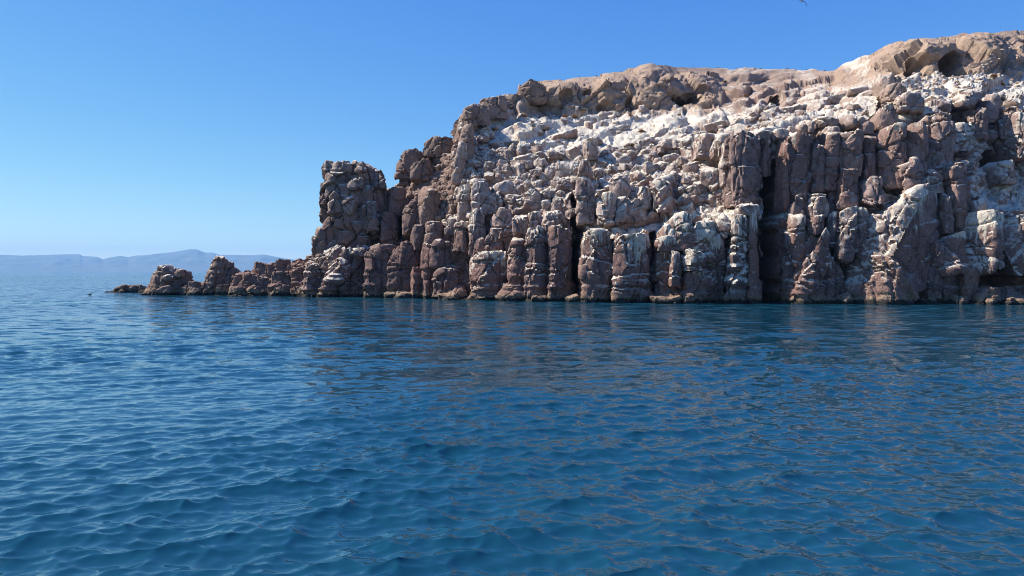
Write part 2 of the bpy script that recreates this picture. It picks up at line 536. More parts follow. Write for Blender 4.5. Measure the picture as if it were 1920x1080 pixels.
# --- caves (push in) and bulges (pull out): x, y, rx, ry, depth
CAVES = [(1285, 186, 32, 13, 5), (1452, 192, 13, 9, 4), (1715, 122, 24, 14, 4), (1778, 120, 22, 20, 5), (1665, 128, 26, 9, 2),
         (1858, 305, 26, 27, 7), (1880, 528, 48, 17, 4), (1868, 545, 60, 8, 2.5), (1725, 195, 11, 12, 2.5), (1700, 182, 12, 8, 2),
         (1683, 211, 5, 5, 1.5), (760, 410, 30, 26, 4), (735, 440, 25, 18, 3), (1060, 185, 14, 10, 2), (1135, 200, 18, 12, 1.5),
         (1260, 290, 26, 12, 2.5), (1640, 216, 14, 10, 2), (1590, 265, 14, 10, 1.5), (1300, 172, 20, 8, 2), (1850, 215, 60, 30, 3),
         (1560, 150, 9, 4, 1.2), (1180, 195, 9, 16, 1.5), (1100, 172, 9, 7, 1.2)]
for cx, cy, rx, ry, dep in CAVES:
    s = np.clip(1 - (((pxf - cx) / rx) ** 2 + ((pyf - cy) / ry) ** 2) ** 1.4, 0, 1)
    Pd[:, 1] += dep * np.sqrt(s)
BULGES = [(1220, 168, 48, 46, 1.0), (1285, 156, 56, 20, 2.2), (1080, 175, 70, 30, 1.2), (1150, 170, 34, 38, 1.6),
          (1722, 96, 84, 24, 2.4), (1835, 100, 46, 40, 2.2), (1900, 108, 30, 20, 1.2), (1330, 180, 30, 22, 1.6), (1455, 172, 46, 24, 3.0),
          (1525, 180, 34, 24, 2.4), (1325, 222, 36, 18, 2.6), (1440, 220, 50, 12, 2.2), (1260, 235, 40, 18, 1.5), (1380, 165, 30, 12, 2.0),
          (1390, 222, 26, 12, 2.0), (1600, 170, 60, 14, 1.6), (1420, 142, 70, 6, 1.5)]
for cx, cy, rx, ry, dep in BULGES:
    s = np.clip(1 - (((pxf - cx) / rx) ** 2 + ((pyf - cy) / ry) ** 2) ** 1.2, 0, 1)
    Pd[:, 1] -= dep * s ** 0.7
CREV = [(1447, 318, 1443, 575, 19, 22), (1083, 375, 1081, 575, 13, 8), (1226, 430, 1229, 572, 7, 4), (1148, 450, 1149, 572, 5, 3),
        (1650, 200, 1650, 350, 11, 5), (884, 415, 886, 565, 5, 2.5), (1026, 430, 1024, 565, 4, 2), (1365, 430, 1362, 570, 6, 2.5),
        (1548, 250, 1548, 380, 4, 2), (1576, 240, 1577, 390, 4, 2), (1520, 260, 1519, 380, 4, 2), (1477, 260, 1478, 390, 4, 2),
        (1616, 250, 1615, 390, 4, 2), (1702, 235, 1700, 340, 4, 2), (1735, 220, 1736, 320, 4, 1.5), (1300, 410, 1301, 570, 5, 2.5),
        (1812, 400, 1808, 560, 6, 3), (1645, 410, 1575, 560, 9, 2.5), (795, 420, 790, 560, 6, 3), (1790, 180, 1800, 330, 14, 3)]
for x0, y0, x1, y1, w, dep in CREV:
    dx, dy = x1 - x0, y1 - y0
    tt = np.clip(((pxf - x0) * dx + (pyf - y0) * dy) / (dx * dx + dy * dy), 0, 1)
    wob = gnoise(np.stack([pyf / 14.0, pxf * 0 + x0, pxf * 0], 1), 61) * w * 0.35
    dd = np.hypot(pxf + wob - (x0 + dx * tt), pyf - (y0 + dy * tt))
    Pd[:, 1] += dep * sstep(w, w * 0.45, dd)

# --- tint attribute: r droppings, g tan cap rock, b red rock
gu = np.zeros(len(pxf))
gu += 0.80 * sstep(850, 880, pxf) * sstep(455, 400, pyf) * (1 - 0.93 * capm)
gu += 0.30 * sstep(870, 900, pxf) * sstep(410, 440, pyf) * sstep(520, 450, pyf)
gu += 0.16 * sstep(880, 840, pxf)
BLOB = [(1080, 250, 160, 60, 0.25), (1180, 430, 120, 24, 0.5), (1340, 402, 120, 27, 0.5), (1865, 370, 70, 60, 0.6), (1870, 430, 70, 60, 0.5),
        (1690, 400, 60, 60, 0.3), (1805, 258, 24, 28, 0.9), (1500, 330, 110, 70, -0.55), (1500, 470, 110, 80, -0.1), (1090, 400, 120, 40, -0.2),
        (960, 400, 80, 45, -0.25), (1680, 290, 60, 60, -0.45), (1740, 70, 200, 40, -0.3), (1440, 165, 210, 62, -0.55), (1440, 140, 200, 26, -0.25), (1600, 130, 80, 40, -0.3), (1850, 220, 70, 60, -0.35)]
for cx, cy, rx, ry, val in BLOB:
    gu += val * np.clip(1 - (((pxf - cx) / rx) ** 2 + ((pyf - cy) / ry) ** 2), 0, 1) ** 0.6
gu = np.clip(gu, 0, 1.1)
tanv = np.clip(capm * 0.95 + 0.45 * sstep(870, 830, pxf) * sstep(430, 380, pyf) + 0.5 * sstep(180, 140, pyf) + 0.35 * sstep(300, 200, pyf), 0, 1)
redv = np.clip(0.9 * sstep(230, 330, pyf) * sstep(840, 900, pxf), 0, 1)
tint = np.stack([gu, tanv, redv, np.ones_like(gu)], 1)

SURF = Pd.reshape(UN, VN, 3)
TINT = tint.reshape(UN, VN, 4)


def surf(x, y):
    """point of the cliff surface near photo position x, y"""
    i = int(np.clip(np.searchsorted(us, x), 0, UN - 1))
    v = (waterline(x) - y) / (waterline(x) - skyline(x))
    j = int(np.clip(round(v * (VN - 1)), 0, VN - 1))
    return SURF[i, j], NRM[i, j], TINT[i, j]


def base_depth(x, y):
    i = int(np.clip(np.searchsorted(us, x), 0, UN - 1))
    v = (waterline(x) - y) / (waterline(x) - skyline(x))
    return DEP[i, int(np.clip(round(v * (VN - 1)), 0, VN - 1))]


def build_cliff():
    # foot below the water in front, plateau and back slope behind
    rows = []
    foot = SURF[:, :1].copy(); foot[:, :, 2] = -3.0; foot[:, :, 1] -= 0.6
    top = SURF[:, -1:]
    back = []
    for k, (dy, dz) in enumerate([(1.5, -0.1), (4, -0.25), (9, -0.3), (20, -0.2), (40, -0.5), (65, -6), (85, -20), (100, -50)]):
        b = top.copy(); b[:, :, 1] += dy; b[:, :, 2] = np.maximum(b[:, :, 2] + dz, -3)
        back.append(b)
    A = np.concatenate([foot, SURF] + back, 1)
    T = np.concatenate([TINT[:, :1], TINT] + [TINT[:, -1:]] * len(back), 1)
    me = mesh_from('cliff', A.reshape(-1, 3), grid_quads(A.shape[0], A.shape[1]), sharp=38)
    add_attr(me, 'tint', T.reshape(-1, 4))
    o = obj('cliff', me, ROCK)
    o.color = (0, 0, 0, 1)
    return tag(o, 'tall rocky island cliff whitened by bird droppings, rising from the sea', 'cliff', kind='structure')


cliff = build_cliff()

# ------------------------------------------------------------------ single rocks
def cube_grid(nx, ny, nz):
    """closed box surface -1..1 with shared corner verts"""
    idx = {}; verts = []; quads = []
    def vid(i, j, k):
        key = (i, j, k)
        if key not in idx:
            idx[key] = len(verts)
            verts.append((2 * i / nx - 1, 2 * j / ny - 1, 2 * k / nz - 1))
        return idx[key]
    for i in range(nx):
        for j in range(ny):
            quads.append((vid(i, j, 0), vid(i, j + 1, 0), vid(i + 1, j + 1, 0), vid(i + 1, j, 0)))
            quads.append((vid(i, j, nz), vid(i + 1, j, nz), vid(i + 1, j + 1, nz), vid(i, j + 1, nz)))
    for i in range(nx):
        for k in range(nz):
            quads.append((vid(i, 0, k), vid(i + 1, 0, k), vid(i + 1, 0, k + 1), vid(i, 0, k + 1)))
            quads.append((vid(i, ny, k), vid(i, ny, k + 1), vid(i + 1, ny, k + 1), vid(i + 1, ny, k)))
    for j in range(ny):
        for k in range(nz):
            quads.append((vid(0, j, k), vid(0, j, k + 1), vid(0, j + 1, k + 1), vid(0, j + 1, k)))
            quads.append((vid(nx, j, k), vid(nx, j + 1, k), vid(nx, j + 1, k + 1), vid(nx, j, k + 1)))
    return np.array(verts), np.array(quads)


_CG = {}
def cgrid(nx, ny, nz):
    if (nx, ny, nz) not in _CG:
        _CG[(nx, ny, nz)] = cube_grid(nx, ny, nz)
    return _CG[(nx, ny, nz)]


def vert_normals(v, q):
    n = np.zeros_like(v)
    fn = np.cross(v[q[:, 2]] - v[q[:, 0]], v[q[:, 3]] - v[q[:, 1]])
    for k in range(4):
        np.add.at(n, q[:, k], fn)
    return n / (np.linalg.norm(n, axis=1, keepdims=True) + 1e-9)


def unit_planes(up, turn, lean, r=None):
    pls = []
    for (ax, az), (bx, bz) in zip(up, up[1:] + up[:1]):
        nx, nz = -(bz - az), (bx - ax)
        L = math.hypot(nx, nz); nx, nz = nx / L, nz / L
        h = nx * ax + nz * az
        if h < 0:
            nx, nz, h = -nx, -nz, -h
        pls.append((nx, 0.06 if r is None else r.normal() * 0.12, nz, max(h, 0.15)))
    pls.append((turn, -1, lean, 0.86)); pls.append((turn * 0.4 + 0.45, -1, lean * 0.5, 1.02)); pls.append((turn - 0.5, -1, lean + 0.2, 1.08))
    return pls


def auto_planes(r, style):
    """angular outline of a jointed block: straight sides, unevenly broken top corners, flat front"""
    u = r.uniform
    up = [(-1 + u(0, .12), -1), (-1, u(-.3, .55)), (-1 + u(.1, .7), u(.82, 1.0)), (1 - u(.1, .6), u(.85, 1.0)), (1, u(-.3, .6)), (1 - u(0, .12), -1)]
    return unit_planes(up, r.normal() * 0.16 + 0.17, u(-0.04, 0.05 if style == 'column' else 0.10), r)


def rock_shape(W, T, H, seed, style='block', res=0.22, origin=(0, 0, 0), nmax=50, crack=1.0, planes=None):
    """one rock, W x T x H metres, chiselled faces, joints and weathering; centred on the origin"""
    r = np.random.default_rng(seed)
    if planes is None and style in ('column', 'block') and H > 1.5:
        planes = auto_planes(r, style)
    cl = lambda a: int(np.clip(round(a / res), 4, nmax))
    c, q = cgrid(cl(W), cl(T), cl(H))
    c = c.copy()
    # planes of the chiselled hull in unit space
    pl = [(1, 0, 0, 1.0), (-1, 0, 0, 1.0), (0, 1, 0, 1.0), (0, -1, 0, 1.0), (0, 0, 1, 1.0), (0, 0, -1, 1.0)]
    if planes:
        p = 30
        pl = pl[2:4] + planes
    elif style == 'column':
        p = 26
        a0 = -1.5708 + r.normal() * 0.35
        ns = r.integers(4, 7)
        for k in range(ns):
            a = a0 + 6.283 * k / ns + r.normal() * 0.16
            pl.append((math.cos(a), math.sin(a), r.normal() * 0.06, 0.84 + 0.18 * r.random()))
        for k in range(4):
            a = r.random() * 6.283; tl = 0.2 + 0.7 * r.random()
            pl.append((math.cos(a) * tl, math.sin(a) * tl, 1, 0.93 + 0.10 * r.random() + tl * 0.45))
    elif style == 'round':
        p = 13
        for k in range(15):
            n = r.normal(size=3); n /= np.linalg.norm(n)
            pl.append((*n, 0.84 + 0.2 * r.random()))
    elif style == 'pyramid':
        p = 14
        ns = 5; a0 = r.random() * 6.283
        for k in range(ns):
            a = a0 + 6.283 * k / ns + r.normal() * 0.2
            pl.append((math.cos(a), math.sin(a), 0.5 + r.random() * 0.25, 0.62 + 0.1 * r.random()))
    else:
        p = 20
        for k in range(4):
            a = k * 1.5708 + r.normal() * 0.22
            pl.append((math.cos(a), math.sin(a), r.normal() * 0.12, 0.86 + 0.12 * r.random()))
        for k in range(10):
            n = r.normal(size=3); n /= np.linalg.norm(n)
            pl.append((*n, 0.95 + 0.32 * r.random()))
        pl.append((r.normal() * 0.2, r.normal() * 0.2, 1, 0.95))
    s = np.zeros(len(c))
    for a, b_, d, h in pl:
        s += np.clip((c[:, 0] * a + c[:, 1] * b_ + c[:, 2] * d) / h, 0, None) ** p
    u = c * (s ** (-1.0 / p))[:, None]
    v = u * np.array([W, T, H]) * 0.5
    # stacked segments with joints
    if style == 'column' and H > 2.0:
        nseg = max(2, int(H / 2.4))
        cuts = np.sort(r.uniform(-0.5, 0.5, nseg - 1)) * H
        zz = v[:, 2] + fbm(v * np.array([0.5, 0.5, 0]), seed + 3, 2) * 0.35
        seg = np.searchsorted(cuts, zz)
        off = r.normal(size=(nseg, 2)) * 0.035 * W
        sc = 1 + r.normal(size=nseg) * 0.03
        v[:, 0] = v[:, 0] * sc[seg] + off[seg, 0]
        v[:, 1] = v[:, 1] * sc[seg] + off[seg, 1]
        for cc in cuts:
            g = np.exp(-((zz - cc) / 0.11) ** 2)
            v[:, :2] *= (1 - 0.09 * g)[:, None]
    N = vert_normals(v, q)
    wp = v + np.array(origin)
    size = min(W, H, T)
    wpw = wp + np.stack([gnoise(wp * 0.6, 301), gnoise(wp * 0.6, 302), gnoise(wp * 0.6, 303)], 1) * 0.25
    f1, f2, cid, tl = worley(wpw * np.array([1 / 2.6, 1 / 2.6, 1 / 3.2]), seed % 97 + 50, True)
    k = min(1.0, size / 3.0) * crack
    d = ((cid - 0.5) * 0.20 + tl * 0.26) * k - sstep(0.05, 0, f2 - f1) * 0.25 * k
    f1, f2, cid, tl = worley(wpw / np.array([0.95, 0.95, 1.15]), seed % 71 + 150, True)
    d += ((cid - 0.5) * 0.07 + tl * 0.11) * min(1.0, size / 1.6)
    d += fbm(wp / 0.45, seed % 83, 3, 0.6) * 0.038
    d -= np.abs(fbm(wp / 1.3, seed % 79, 2)) * 0.06 * k
    if H > 1.8:
        # straight joints that cut right through the block
        for j in range(int(np.clip(W * H / 5.0, 2, 7))):
            kind = r.random()
            n = np.array([1.0, 0.35, r.normal() * 0.15]) if kind < 0.45 else (np.array([r.normal() * 0.18, 0.1, 1.0]) if kind < 0.75 else np.array([r.choice([-1, 1]) * 0.8, 0.2, 0.7]))
            n = n / np.linalg.norm(n)
            off_ = r.uniform(-0.36, 0.36) * (abs(n[0]) * W + abs(n[2]) * H)
            dd = v @ n - off_ + gnoise(wp * 0.9, 400 + j) * 0.10
            lim = sstep(-0.3, 0.3, gnoise(wp / (0.4 * H + 1), 420 + j + seed % 50) + 0.25)
            d -= np.exp(-(dd / 0.10) ** 2) * 0.26 * lim
            d += np.where(dd > 0, 1, -1) * r.uniform(-0.12, 0.12) * min(1.0, size / 2.5)
    low = sstep(6, 2, wp[:, 2])
    d += low * gnoise(np.stack([wp[:, 0] * 0.2, wp[:, 1] * 0.2, wp[:, 2] / 0.35], 1), 77) * 0.16 * k
    return v + N * d[:, None], q


_seed = [1000]
def place_rock(name, x0, x1, y0, y1, Y=None, out=0.9, style='block', guano=0.4, tan=0.0, red=0.6, parent=None, thick=None,
               tilt=0.0, yaw=None, lean=0.0, res=0.21, crack=1.0, planes=None):
    """a rock of its own filling the photo box x0..x1, y0..y1; its front stands `out` metres proud of the face behind it"""
    _seed[0] += 1
    sd = _seed[0]
    xc, yc = 0.5 * (x0 + x1), 0.5 * (y0 + y1)
    if Y is None:
        Y = base_depth(xc, min(y1, waterline(xc)))
    Yf = Y - out
    W = (x1 - x0) / F * Yf * 1.06
    H = (y1 - y0) / F * Yf * 1.03
    T = thick if thick else max(1.2 * W, min(H * 0.6, 2.2 * W), out * 1.6)
    T = min(T, 9.0)
    Yc = Yf + T * 0.5
    X, _, Z = world_pt(xc, yc, Yf + 0.2 * T)
    v, q = rock_shape(W, T, H, sd, style, res, (X, Yc, Z), crack=crack, planes=planes)
    me = mesh_from(name, v, q, sharp=30)
    o = obj(name, me, ROCK, parent)
    o.location = (X, Yc, Z)
    r = np.random.default_rng(sd + 5)
    o.rotation_euler = (math.radians(lean), math.radians(tilt), math.radians(r.normal() * 9 if yaw is None else yaw))
    o.color = (guano, tan, red, 1)
    return o


C = 'column'; B = 'block'; R = 'round'; PYR = 'pyramid'
# x0, x1, y0, y1, out, style, guano, tan, red, tilt
BLOCKS = [
    # lower tier along the water, left part
    (790, 818, 455, 563, 1.6, C, .25, 0, .7, 0), (811, 860, 450, 500, 1.8, R, .25, 0, .6, 0), (818, 882, 486, 566, 1.0, B, .15, 0, .5, 0),
    (826, 884, 522, 568, 2.6, PYR, .1, .2, .7, 8), (850, 884, 416, 470, 1.6, B, .4, 0, .6, 0), (836, 866, 405, 440, 1.2, R, .5, .1, .5, 0),
    (882, 914, 392, 480, 1.6, C, .35, 0, .8, 0), (880, 921, 338, 402, 1.8, B, .45, 0, .8, 0), (909, 940, 358, 402, 1.4, R, .5, 0, .7, 0),
    (923, 966, 390, 440, 1.3, R, .35, 0, .9, 0), (962, 992, 402, 440, 1.5, R, .35, 0, .9, 0), (988, 1018, 395, 436, 1.4, R, .35, 0, .8, 0),
    (1014, 1062, 395, 436, 1.2, B, .3, 0, .7, 0), (910, 946, 436, 482, 1.2, R, .4, 0, .6, 0), (886, 912, 444, 492, 1.5, R, .3, 0, .6, 0),
    (886, 906, 520, 570, 2.2, B, .1, .4, .7, 0), (950, 988, 440, 568, 2.0, C, .6, 0, .7, 0),
    (1024, 1050, 424, 465, 1.9, R, .35, 0, .6, 0),
    (935, 1022, 532, 572, 2.6, B, .1, .2, .5, 0), (1000, 1030, 552, 573, 3.2, R, .0, .4, .4, 0),
    (1090, 1114, 480, 522, 2.4, B, .2, .1, .9, 0), 
    (1150, 1164, 545, 575, 2.6, R, .1, .4, .6, 0), (1100, 1116, 535, 572, 2.4, R, .1, .3, .6, 0),
    (1079, 1118, 338, 422, 1.5, C, .35, 0, .8, 0), (1122, 1163, 364, 424, 1.7, B, .55, 0, 1., 0), (1158, 1222, 372, 416, 1.2, B, .55, 0, .6, 0),
    (1152, 1190, 325, 372, 1.8, C, .6, 0, .8, 0), (1195, 1222, 345, 392, 1.4, B, .6, 0, .7, 0), (1225, 1262, 340, 395, 1.4, B, .5, 0, .9, 0),
    (1085, 1110, 298, 345, 1.6, B, .5, 0, .8, 0), (1096, 1122, 256, 300, 2.0, C, .5, .2, .6, 0),
    # lower tier, middle
    (1227, 1278, 425, 574, 1.4, C, .75, 0, .4, 0), (1232, 1270, 442, 472, 2.4, B, .8, 0, .6, 0), (1256, 1279, 470, 540, 2.7, C, .8, 0, .6, 0),
    (1278, 1319, 468, 512, 3.0, B, .9, 0, .7, 0), (1280, 1327, 506, 574, 2.0, B, .45, 0, .5, 0), (1240, 1268, 545, 574, 2.6, PYR, .1, .4, .5, -12),
    (1262, 1302, 398, 470, 1.8, B, .75, 0, .5, 0), (1298, 1347, 412, 490, 1.6, C, .85, 0, .4, 0), (1300, 1366, 436, 574, 1.2, C, .7, 0, .4, 0),
    (1345, 1372, 400, 450, 1.5, R, .8, 0, .4, 0), (1365, 1412, 392, 575, 1.9, C, .72, 0, .4, 0), (1402, 1424, 387, 574, 1.3, C, .6, 0, .4, 0),
    (1385, 1425, 382, 405, 2.2, R, .95, 0, .4, 0),
    # wall either side of the big cleft
    (1420, 1444, 258, 326, .8, C, .3, 0, .4, 0), (1345, 1370, 246, 296, 2.0, C, .75, .2, .3, 0),
    (1352, 1372, 290, 350, 1.5, C, .45, 0, .6, 0), (1332, 1354, 260, 300, 2.0, B, .6, .1, .8, 0), (1304, 1340, 250, 298, 2.2, R, .45, .2, .9, 0),
    (1464, 1481, 256, 395, .8, C, .2, 0, .3, 0), (1478, 1520, 362, 410, 1.1, B, .35, 0, .3, 0),
    (1519, 1549, 262, 362, 1.7, C, .25, 0, .7, 0), (1547, 1577, 238, 358, 1.6, C, .35, 0, .4, 0), 
    (1576, 1617, 308, 388, 1.9, C, .3, 0, .9, 0), (1612, 1642, 246, 350, 1.3, C, .3, 0, .5, 0),
    (1515, 1553, 360, 408, 2.0, R, .7, 0, .4, 0), (1519, 1547, 404, 440, 2.4, R, .35, 0, .5, 0),
    (1480, 1512, 400, 500, 1.8, B, .55, 0, .3, 0), (1470, 1498, 425, 562, 1.0, B, .45, 0, .2, 0), (1508, 1535, 422, 480, 1.7, B, .5, 0, .4, 0),
    (1552, 1580, 400, 470, 1.4, C, .55, 0, .3, 0),
    (1538, 1580, 492, 576, 1.7, B, .3, 0, .4, 0), (1545, 1565, 480, 530, 2.1, B, .7, 0, .3, 0),
    (1474, 1504, 530, 576, 1.4, B, .05, 0, .3, 0), (1575, 1612, 360, 392, 1.9, B, .5, 0, .5, 0),
    (1568, 1600, 548, 576, 2.6, R, .05, .4, .3, 0),
    # right: columns over the wedge
    
    (1690, 1735, 300, 372, 2.4, B, .5, 0, .9, -18), (1722, 1775, 318, 366, 2.8, B, .65, 0, .6, 0), (1770, 1815, 300, 440, 1.2, C, .35, 0, .5, 0),
    
    (1745, 1778, 448, 505, 2.6, R, .3, 0, .8, 0), (1738, 1770, 505, 575, 1.6, B, .2, 0, .5, 0), (1765, 1815, 505, 576, 1.2, B, .15, 0, .4, 0),
    (1765, 1790, 360, 440, 2.0, C, .4, .1, .5, 0),
    # far right whitened block over an undercut
    (1817, 1850, 365, 400, 2.6, R, .9, 0, .5, 0),
    (1806, 1838, 505, 574, 2.2, B, .15, .2, 1., 6), (1815, 1880, 535, 577, 2.8, B, .1, .3, 1., 0), (1868, 1940, 532, 578, 3.2, PYR, .05, .2, .9, 0),
    (1790, 1822, 552, 578, 2.8, R, .05, .4, .6, 0), (1850, 1885, 552, 579, 4.0, R, 0, .3, .3, 0), (1930, 2020, 500, 580, 2.0, B, .3, 0, .6, 0),
    (1872, 1908, 300, 345, 2.0, B, .8, 0, .5, 0), (1895, 1945, 210, 300, 1.6, B, .6, 0, .4, 0), (1820, 1850, 200, 260, 1.6, C, .4, 0, .2, 0),
    (1880, 1912, 195, 262, 1.8, C, .5, 0, .4, 0), (1785, 1830, 228, 288, 1.8, B, 1., 0, .2, 0), (1845, 1885, 180, 230, 1.4, B, .5, .2, .6, 0),
    (1960, 2060, 380, 500, 2.0, B, .7, 0, .6, 0), (1985, 2080, 200, 330, 1.5, B, .4, 0, .6, 0),
    # rim rocks above the columns
    (1497, 1530, 224, 252, 1.8, R, .5, .3, .7, 0), (1530, 1570, 214, 242, 1.8, R, .5, .3, .7, 0), (1580, 1622, 212, 244, 2.2, R, .5, .3, .8, 0),
    (1612, 1642, 228, 252, 2.2, R, .35, .2, .9, 0), (1452, 1480, 240, 262, 1.6, R, .6, .2, .6, 0), (1415, 1450, 242, 262, 1.6, R, .6, .2, .3, 0),
    (1548, 1578, 236, 262, 2.2, R, .6, .2, .3, 0), (1652, 1690, 140, 178, 1.6, B, .5, .6, .6, 0), (1666, 1700, 155, 186, 1.8, B, .4, .6, .7, 0),
    (1655, 1672, 138, 176, 2.0, C, .4, .5, .4, 0), (1690, 1735, 172, 208, 1.8, B, .5, .3, .9, 0), (1650, 1690, 195, 240, 1.6, B, .4, .2, .9, 0),
    (1735, 1790, 175, 215, 1.6, R, .6, .2, .6, 0), (1790, 1840, 165, 200, 1.5, R, .6, .2, .4, 0),
    # left shoulder of the headland
    (864, 888, 232, 300, 1.2, B, .3, .4, .8, 0), (852, 874, 268, 345, 1.2, B, .4, .3, .7, 8), (866, 912, 196, 240, 1.8, B, .3, .35, .2, -14),
    (898, 950, 181, 222, 1.4, B, .35, .4, .1, -6), (935, 988, 176, 208, 1.0, B, .35, .45, .1, 0), (858, 884, 350, 415, 1.4, B, .45, .1, .7, 0),
    (972, 1024, 149, 196, 2.6, R, .05, .5, .0, 0),
    (750, 796, 278, 338, 2.6, R, .05, .35, .2, 0), (768, 812, 300, 342, 3.2, B, .05, .35, .3, 0), (797, 852, 254, 292, 2.4, B, .12, .5, .2, 0),
    (748, 772, 310, 345, 2.6, B, .05, .3, .2, 0),
]
for (x0, x1, y0, y1, out, st, g, tn, rd, tl) in BLOCKS:
    if st == R and x1 - x0 > 27 and y0 > 225:
        st = B
    if x0 < 1375 and y0 < 420 and y0 > 236 and x0 > 850:
        g = min(0.95, g + 0.25)
    place_rock('rock_column' if st == C else 'rock_block', x0, x1, y0, y1, None, out, st, g, tn, rd, cliff, tilt=tl, crack=1.5 if st == B else 1.15)

# blocks traced as angular outlines: corners, proud metres, face turn (left -, right +), face lean (up +), droppings, tan, red
OUTLINES = [
    ([(1655, 406), (1722, 362), (1760, 360), (1758, 450), (1745, 505), (1716, 540), (1640, 560), (1625, 520)], 1.8, -.05, .14, .45, 0, .9),
    ([(1638, 414), (1662, 396), (1738, 342), (1705, 395), (1645, 480), (1602, 552), (1588, 548)], 2.4, -.75, .5, .85, .1, .6),
    ([(1596, 572), (1600, 522), (1620, 486), (1650, 473), (1668, 480), (1684, 506), (1718, 535), (1704, 574)], 3.4, -.6, .15, .35, .15, 1.),
    ([(1780, 440), (1812, 430), (1813, 506), (1768, 512), (1755, 490), (1762, 465)], 2.6, -.35, .1, .5, 0, .9),
    ([(1814, 402), (1835, 394), (1882, 398), (1884, 440), (1878, 502), (1830, 508), (1813, 500)], 3.2, -.6, .12, 1.0, 0, .8),
    ([(1868, 405), (1970, 398), (1975, 520), (1890, 516), (1872, 470)], 2.4, .2, .1, .85, 0, .5),
    ([(1519, 477), (1543, 530), (1540, 574), (1484, 574), (1490, 522)], 2.4, -.1, .2, .45, 0, .4),
    ([(1548, 427), (1561, 440), (1556, 490), (1537, 522), (1521, 495), (1530, 458)], 2.2, .1, .1, .3, 0, .5),
    ([(1578, 398), (1600, 386), (1626, 391), (1633, 420), (1619, 452), (1586, 488), (1572, 482), (1571, 440)], 2.3, .2, .2, .6, 0, .4),
    ([(1621, 345), (1636, 329), (1656, 332), (1661, 378), (1632, 387), (1619, 376)], 2.5, -.2, .15, .45, 0, .9),
    ([(1655, 255), (1665, 237), (1701, 235), (1703, 300), (1691, 352), (1657, 348)], 2.0, -.35, .05, .35, .1, 1.),
    ([(1703, 250), (1712, 231), (1736, 231), (1739, 290), (1729, 332), (1704, 342)], 1.9, -.3, .05, .35, .1, 1.),
    ([(1738, 225), (1756, 210), (1782, 217), (1789, 260), (1786, 332), (1740, 328)], 1.7, -.2, .08, .45, .1, .9),
    ([(1370, 258), (1385, 249), (1425, 261), (1427, 330), (1421, 382), (1371, 386)], 2.4, .2, .0, .35, 0, .6),
    ([(1478, 258), (1500, 251), (1521, 255), (1522, 356), (1500, 367), (1478, 363)], 1.6, .18, .0, .25, 0, .3),
    ([(1575, 256), (1584, 247), (1616, 248), (1617, 300), (1612, 331), (1577, 327)], 2.2, -.25, .05, .4, 0, .9),
    ([(885, 490), (899, 475), (948, 477), (954, 520), (947, 572), (888, 572)], 1.9, .16, .01, .6, 0, .6),
    ([(983, 440), (993, 428), (1022, 430), (1027, 500), (1024, 574), (984, 574)], 1.6, .16, .01, .6, 0, .5),
    ([(1028, 440), (1042, 427), (1068, 432), (1070, 500), (1066, 574), (1029, 574)], 1.4, .2, 0, .3, 0, .5),
    ([(1092, 455), (1104, 436), (1142, 436), (1149, 460), (1148, 576), (1096, 576)], 2.0, .14, .02, .78, 0, .6),
    ([(1151, 455), (1164, 440), (1212, 440), (1222, 456), (1222, 577), (1152, 577)], 2.0, .2, .02, .74, 0, .5),
    ([(1262, 410), (1280, 399), (1300, 402), (1302, 440), (1296, 470), (1264, 468)], 2.2, -.1, .1, .7, 0, .5),
    ([(682, 480), (700, 466), (748, 468), (756, 500), (752, 566), (684, 566)], 2.2, .15, .03, .1, 0, .2),
]


def outline_planes(pts_, turn, lean):
    xs = [a[0] for a in pts_]; ys = [a[1] for a in pts_]
    x0, x1, y0, y1 = min(xs), max(xs), min(ys), max(ys)
    cx, cy, hw, hh = (x0 + x1) / 2, (y0 + y1) / 2, (x1 - x0) / 2, (y1 - y0) / 2
    up = [((a - cx) / hw, (cy - b) / hh) for a, b in pts_]
    return (x0, x1, y0, y1), unit_planes(up, turn, lean)


for pts_, out, turn, lean, g, tn, rd in OUTLINES:
    (x0, x1, y0, y1), pls = outline_planes(pts_, turn, lean)
    smooth_face = 1590 < x0 < 1890 and y0 > 340
    place_rock('rock_block', x0, x1, y0, y1, None, out, 'traced', g, tn, rd, cliff, yaw=0, planes=pls, crack=0.55 if smooth_face else 1.4)

# big shaded buttress at the left foot and the dark gully above it
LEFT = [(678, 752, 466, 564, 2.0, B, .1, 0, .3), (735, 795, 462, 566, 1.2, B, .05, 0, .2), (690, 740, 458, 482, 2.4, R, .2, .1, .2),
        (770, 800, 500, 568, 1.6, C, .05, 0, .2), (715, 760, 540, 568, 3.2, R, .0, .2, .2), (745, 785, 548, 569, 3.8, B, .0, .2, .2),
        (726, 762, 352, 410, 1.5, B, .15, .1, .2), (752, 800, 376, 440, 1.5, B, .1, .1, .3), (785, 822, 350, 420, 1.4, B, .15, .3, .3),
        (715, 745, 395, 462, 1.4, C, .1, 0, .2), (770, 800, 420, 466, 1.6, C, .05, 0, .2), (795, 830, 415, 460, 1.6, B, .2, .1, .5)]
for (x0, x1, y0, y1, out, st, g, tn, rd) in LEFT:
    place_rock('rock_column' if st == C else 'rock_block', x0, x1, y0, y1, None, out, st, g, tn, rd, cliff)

# ------------------------------------------------------------------ boulders on the slope
ARCH = []
for k in range(14):
    st = ['round', 'block', 'round', 'block', 'column'][k % 5]
    hh = [1.6, 1.8, 2.0, 1.5, 2.6][k % 5]
    v, q = rock_shape(2.0, 2.0, hh, 500 + k, st, 0.10, (k * 9.0, 3.0, 20.0))
    ARCH.append(mesh_from('boulder', v, q, sharp=30))
    ARCH[-1].materials.append(ROCK)


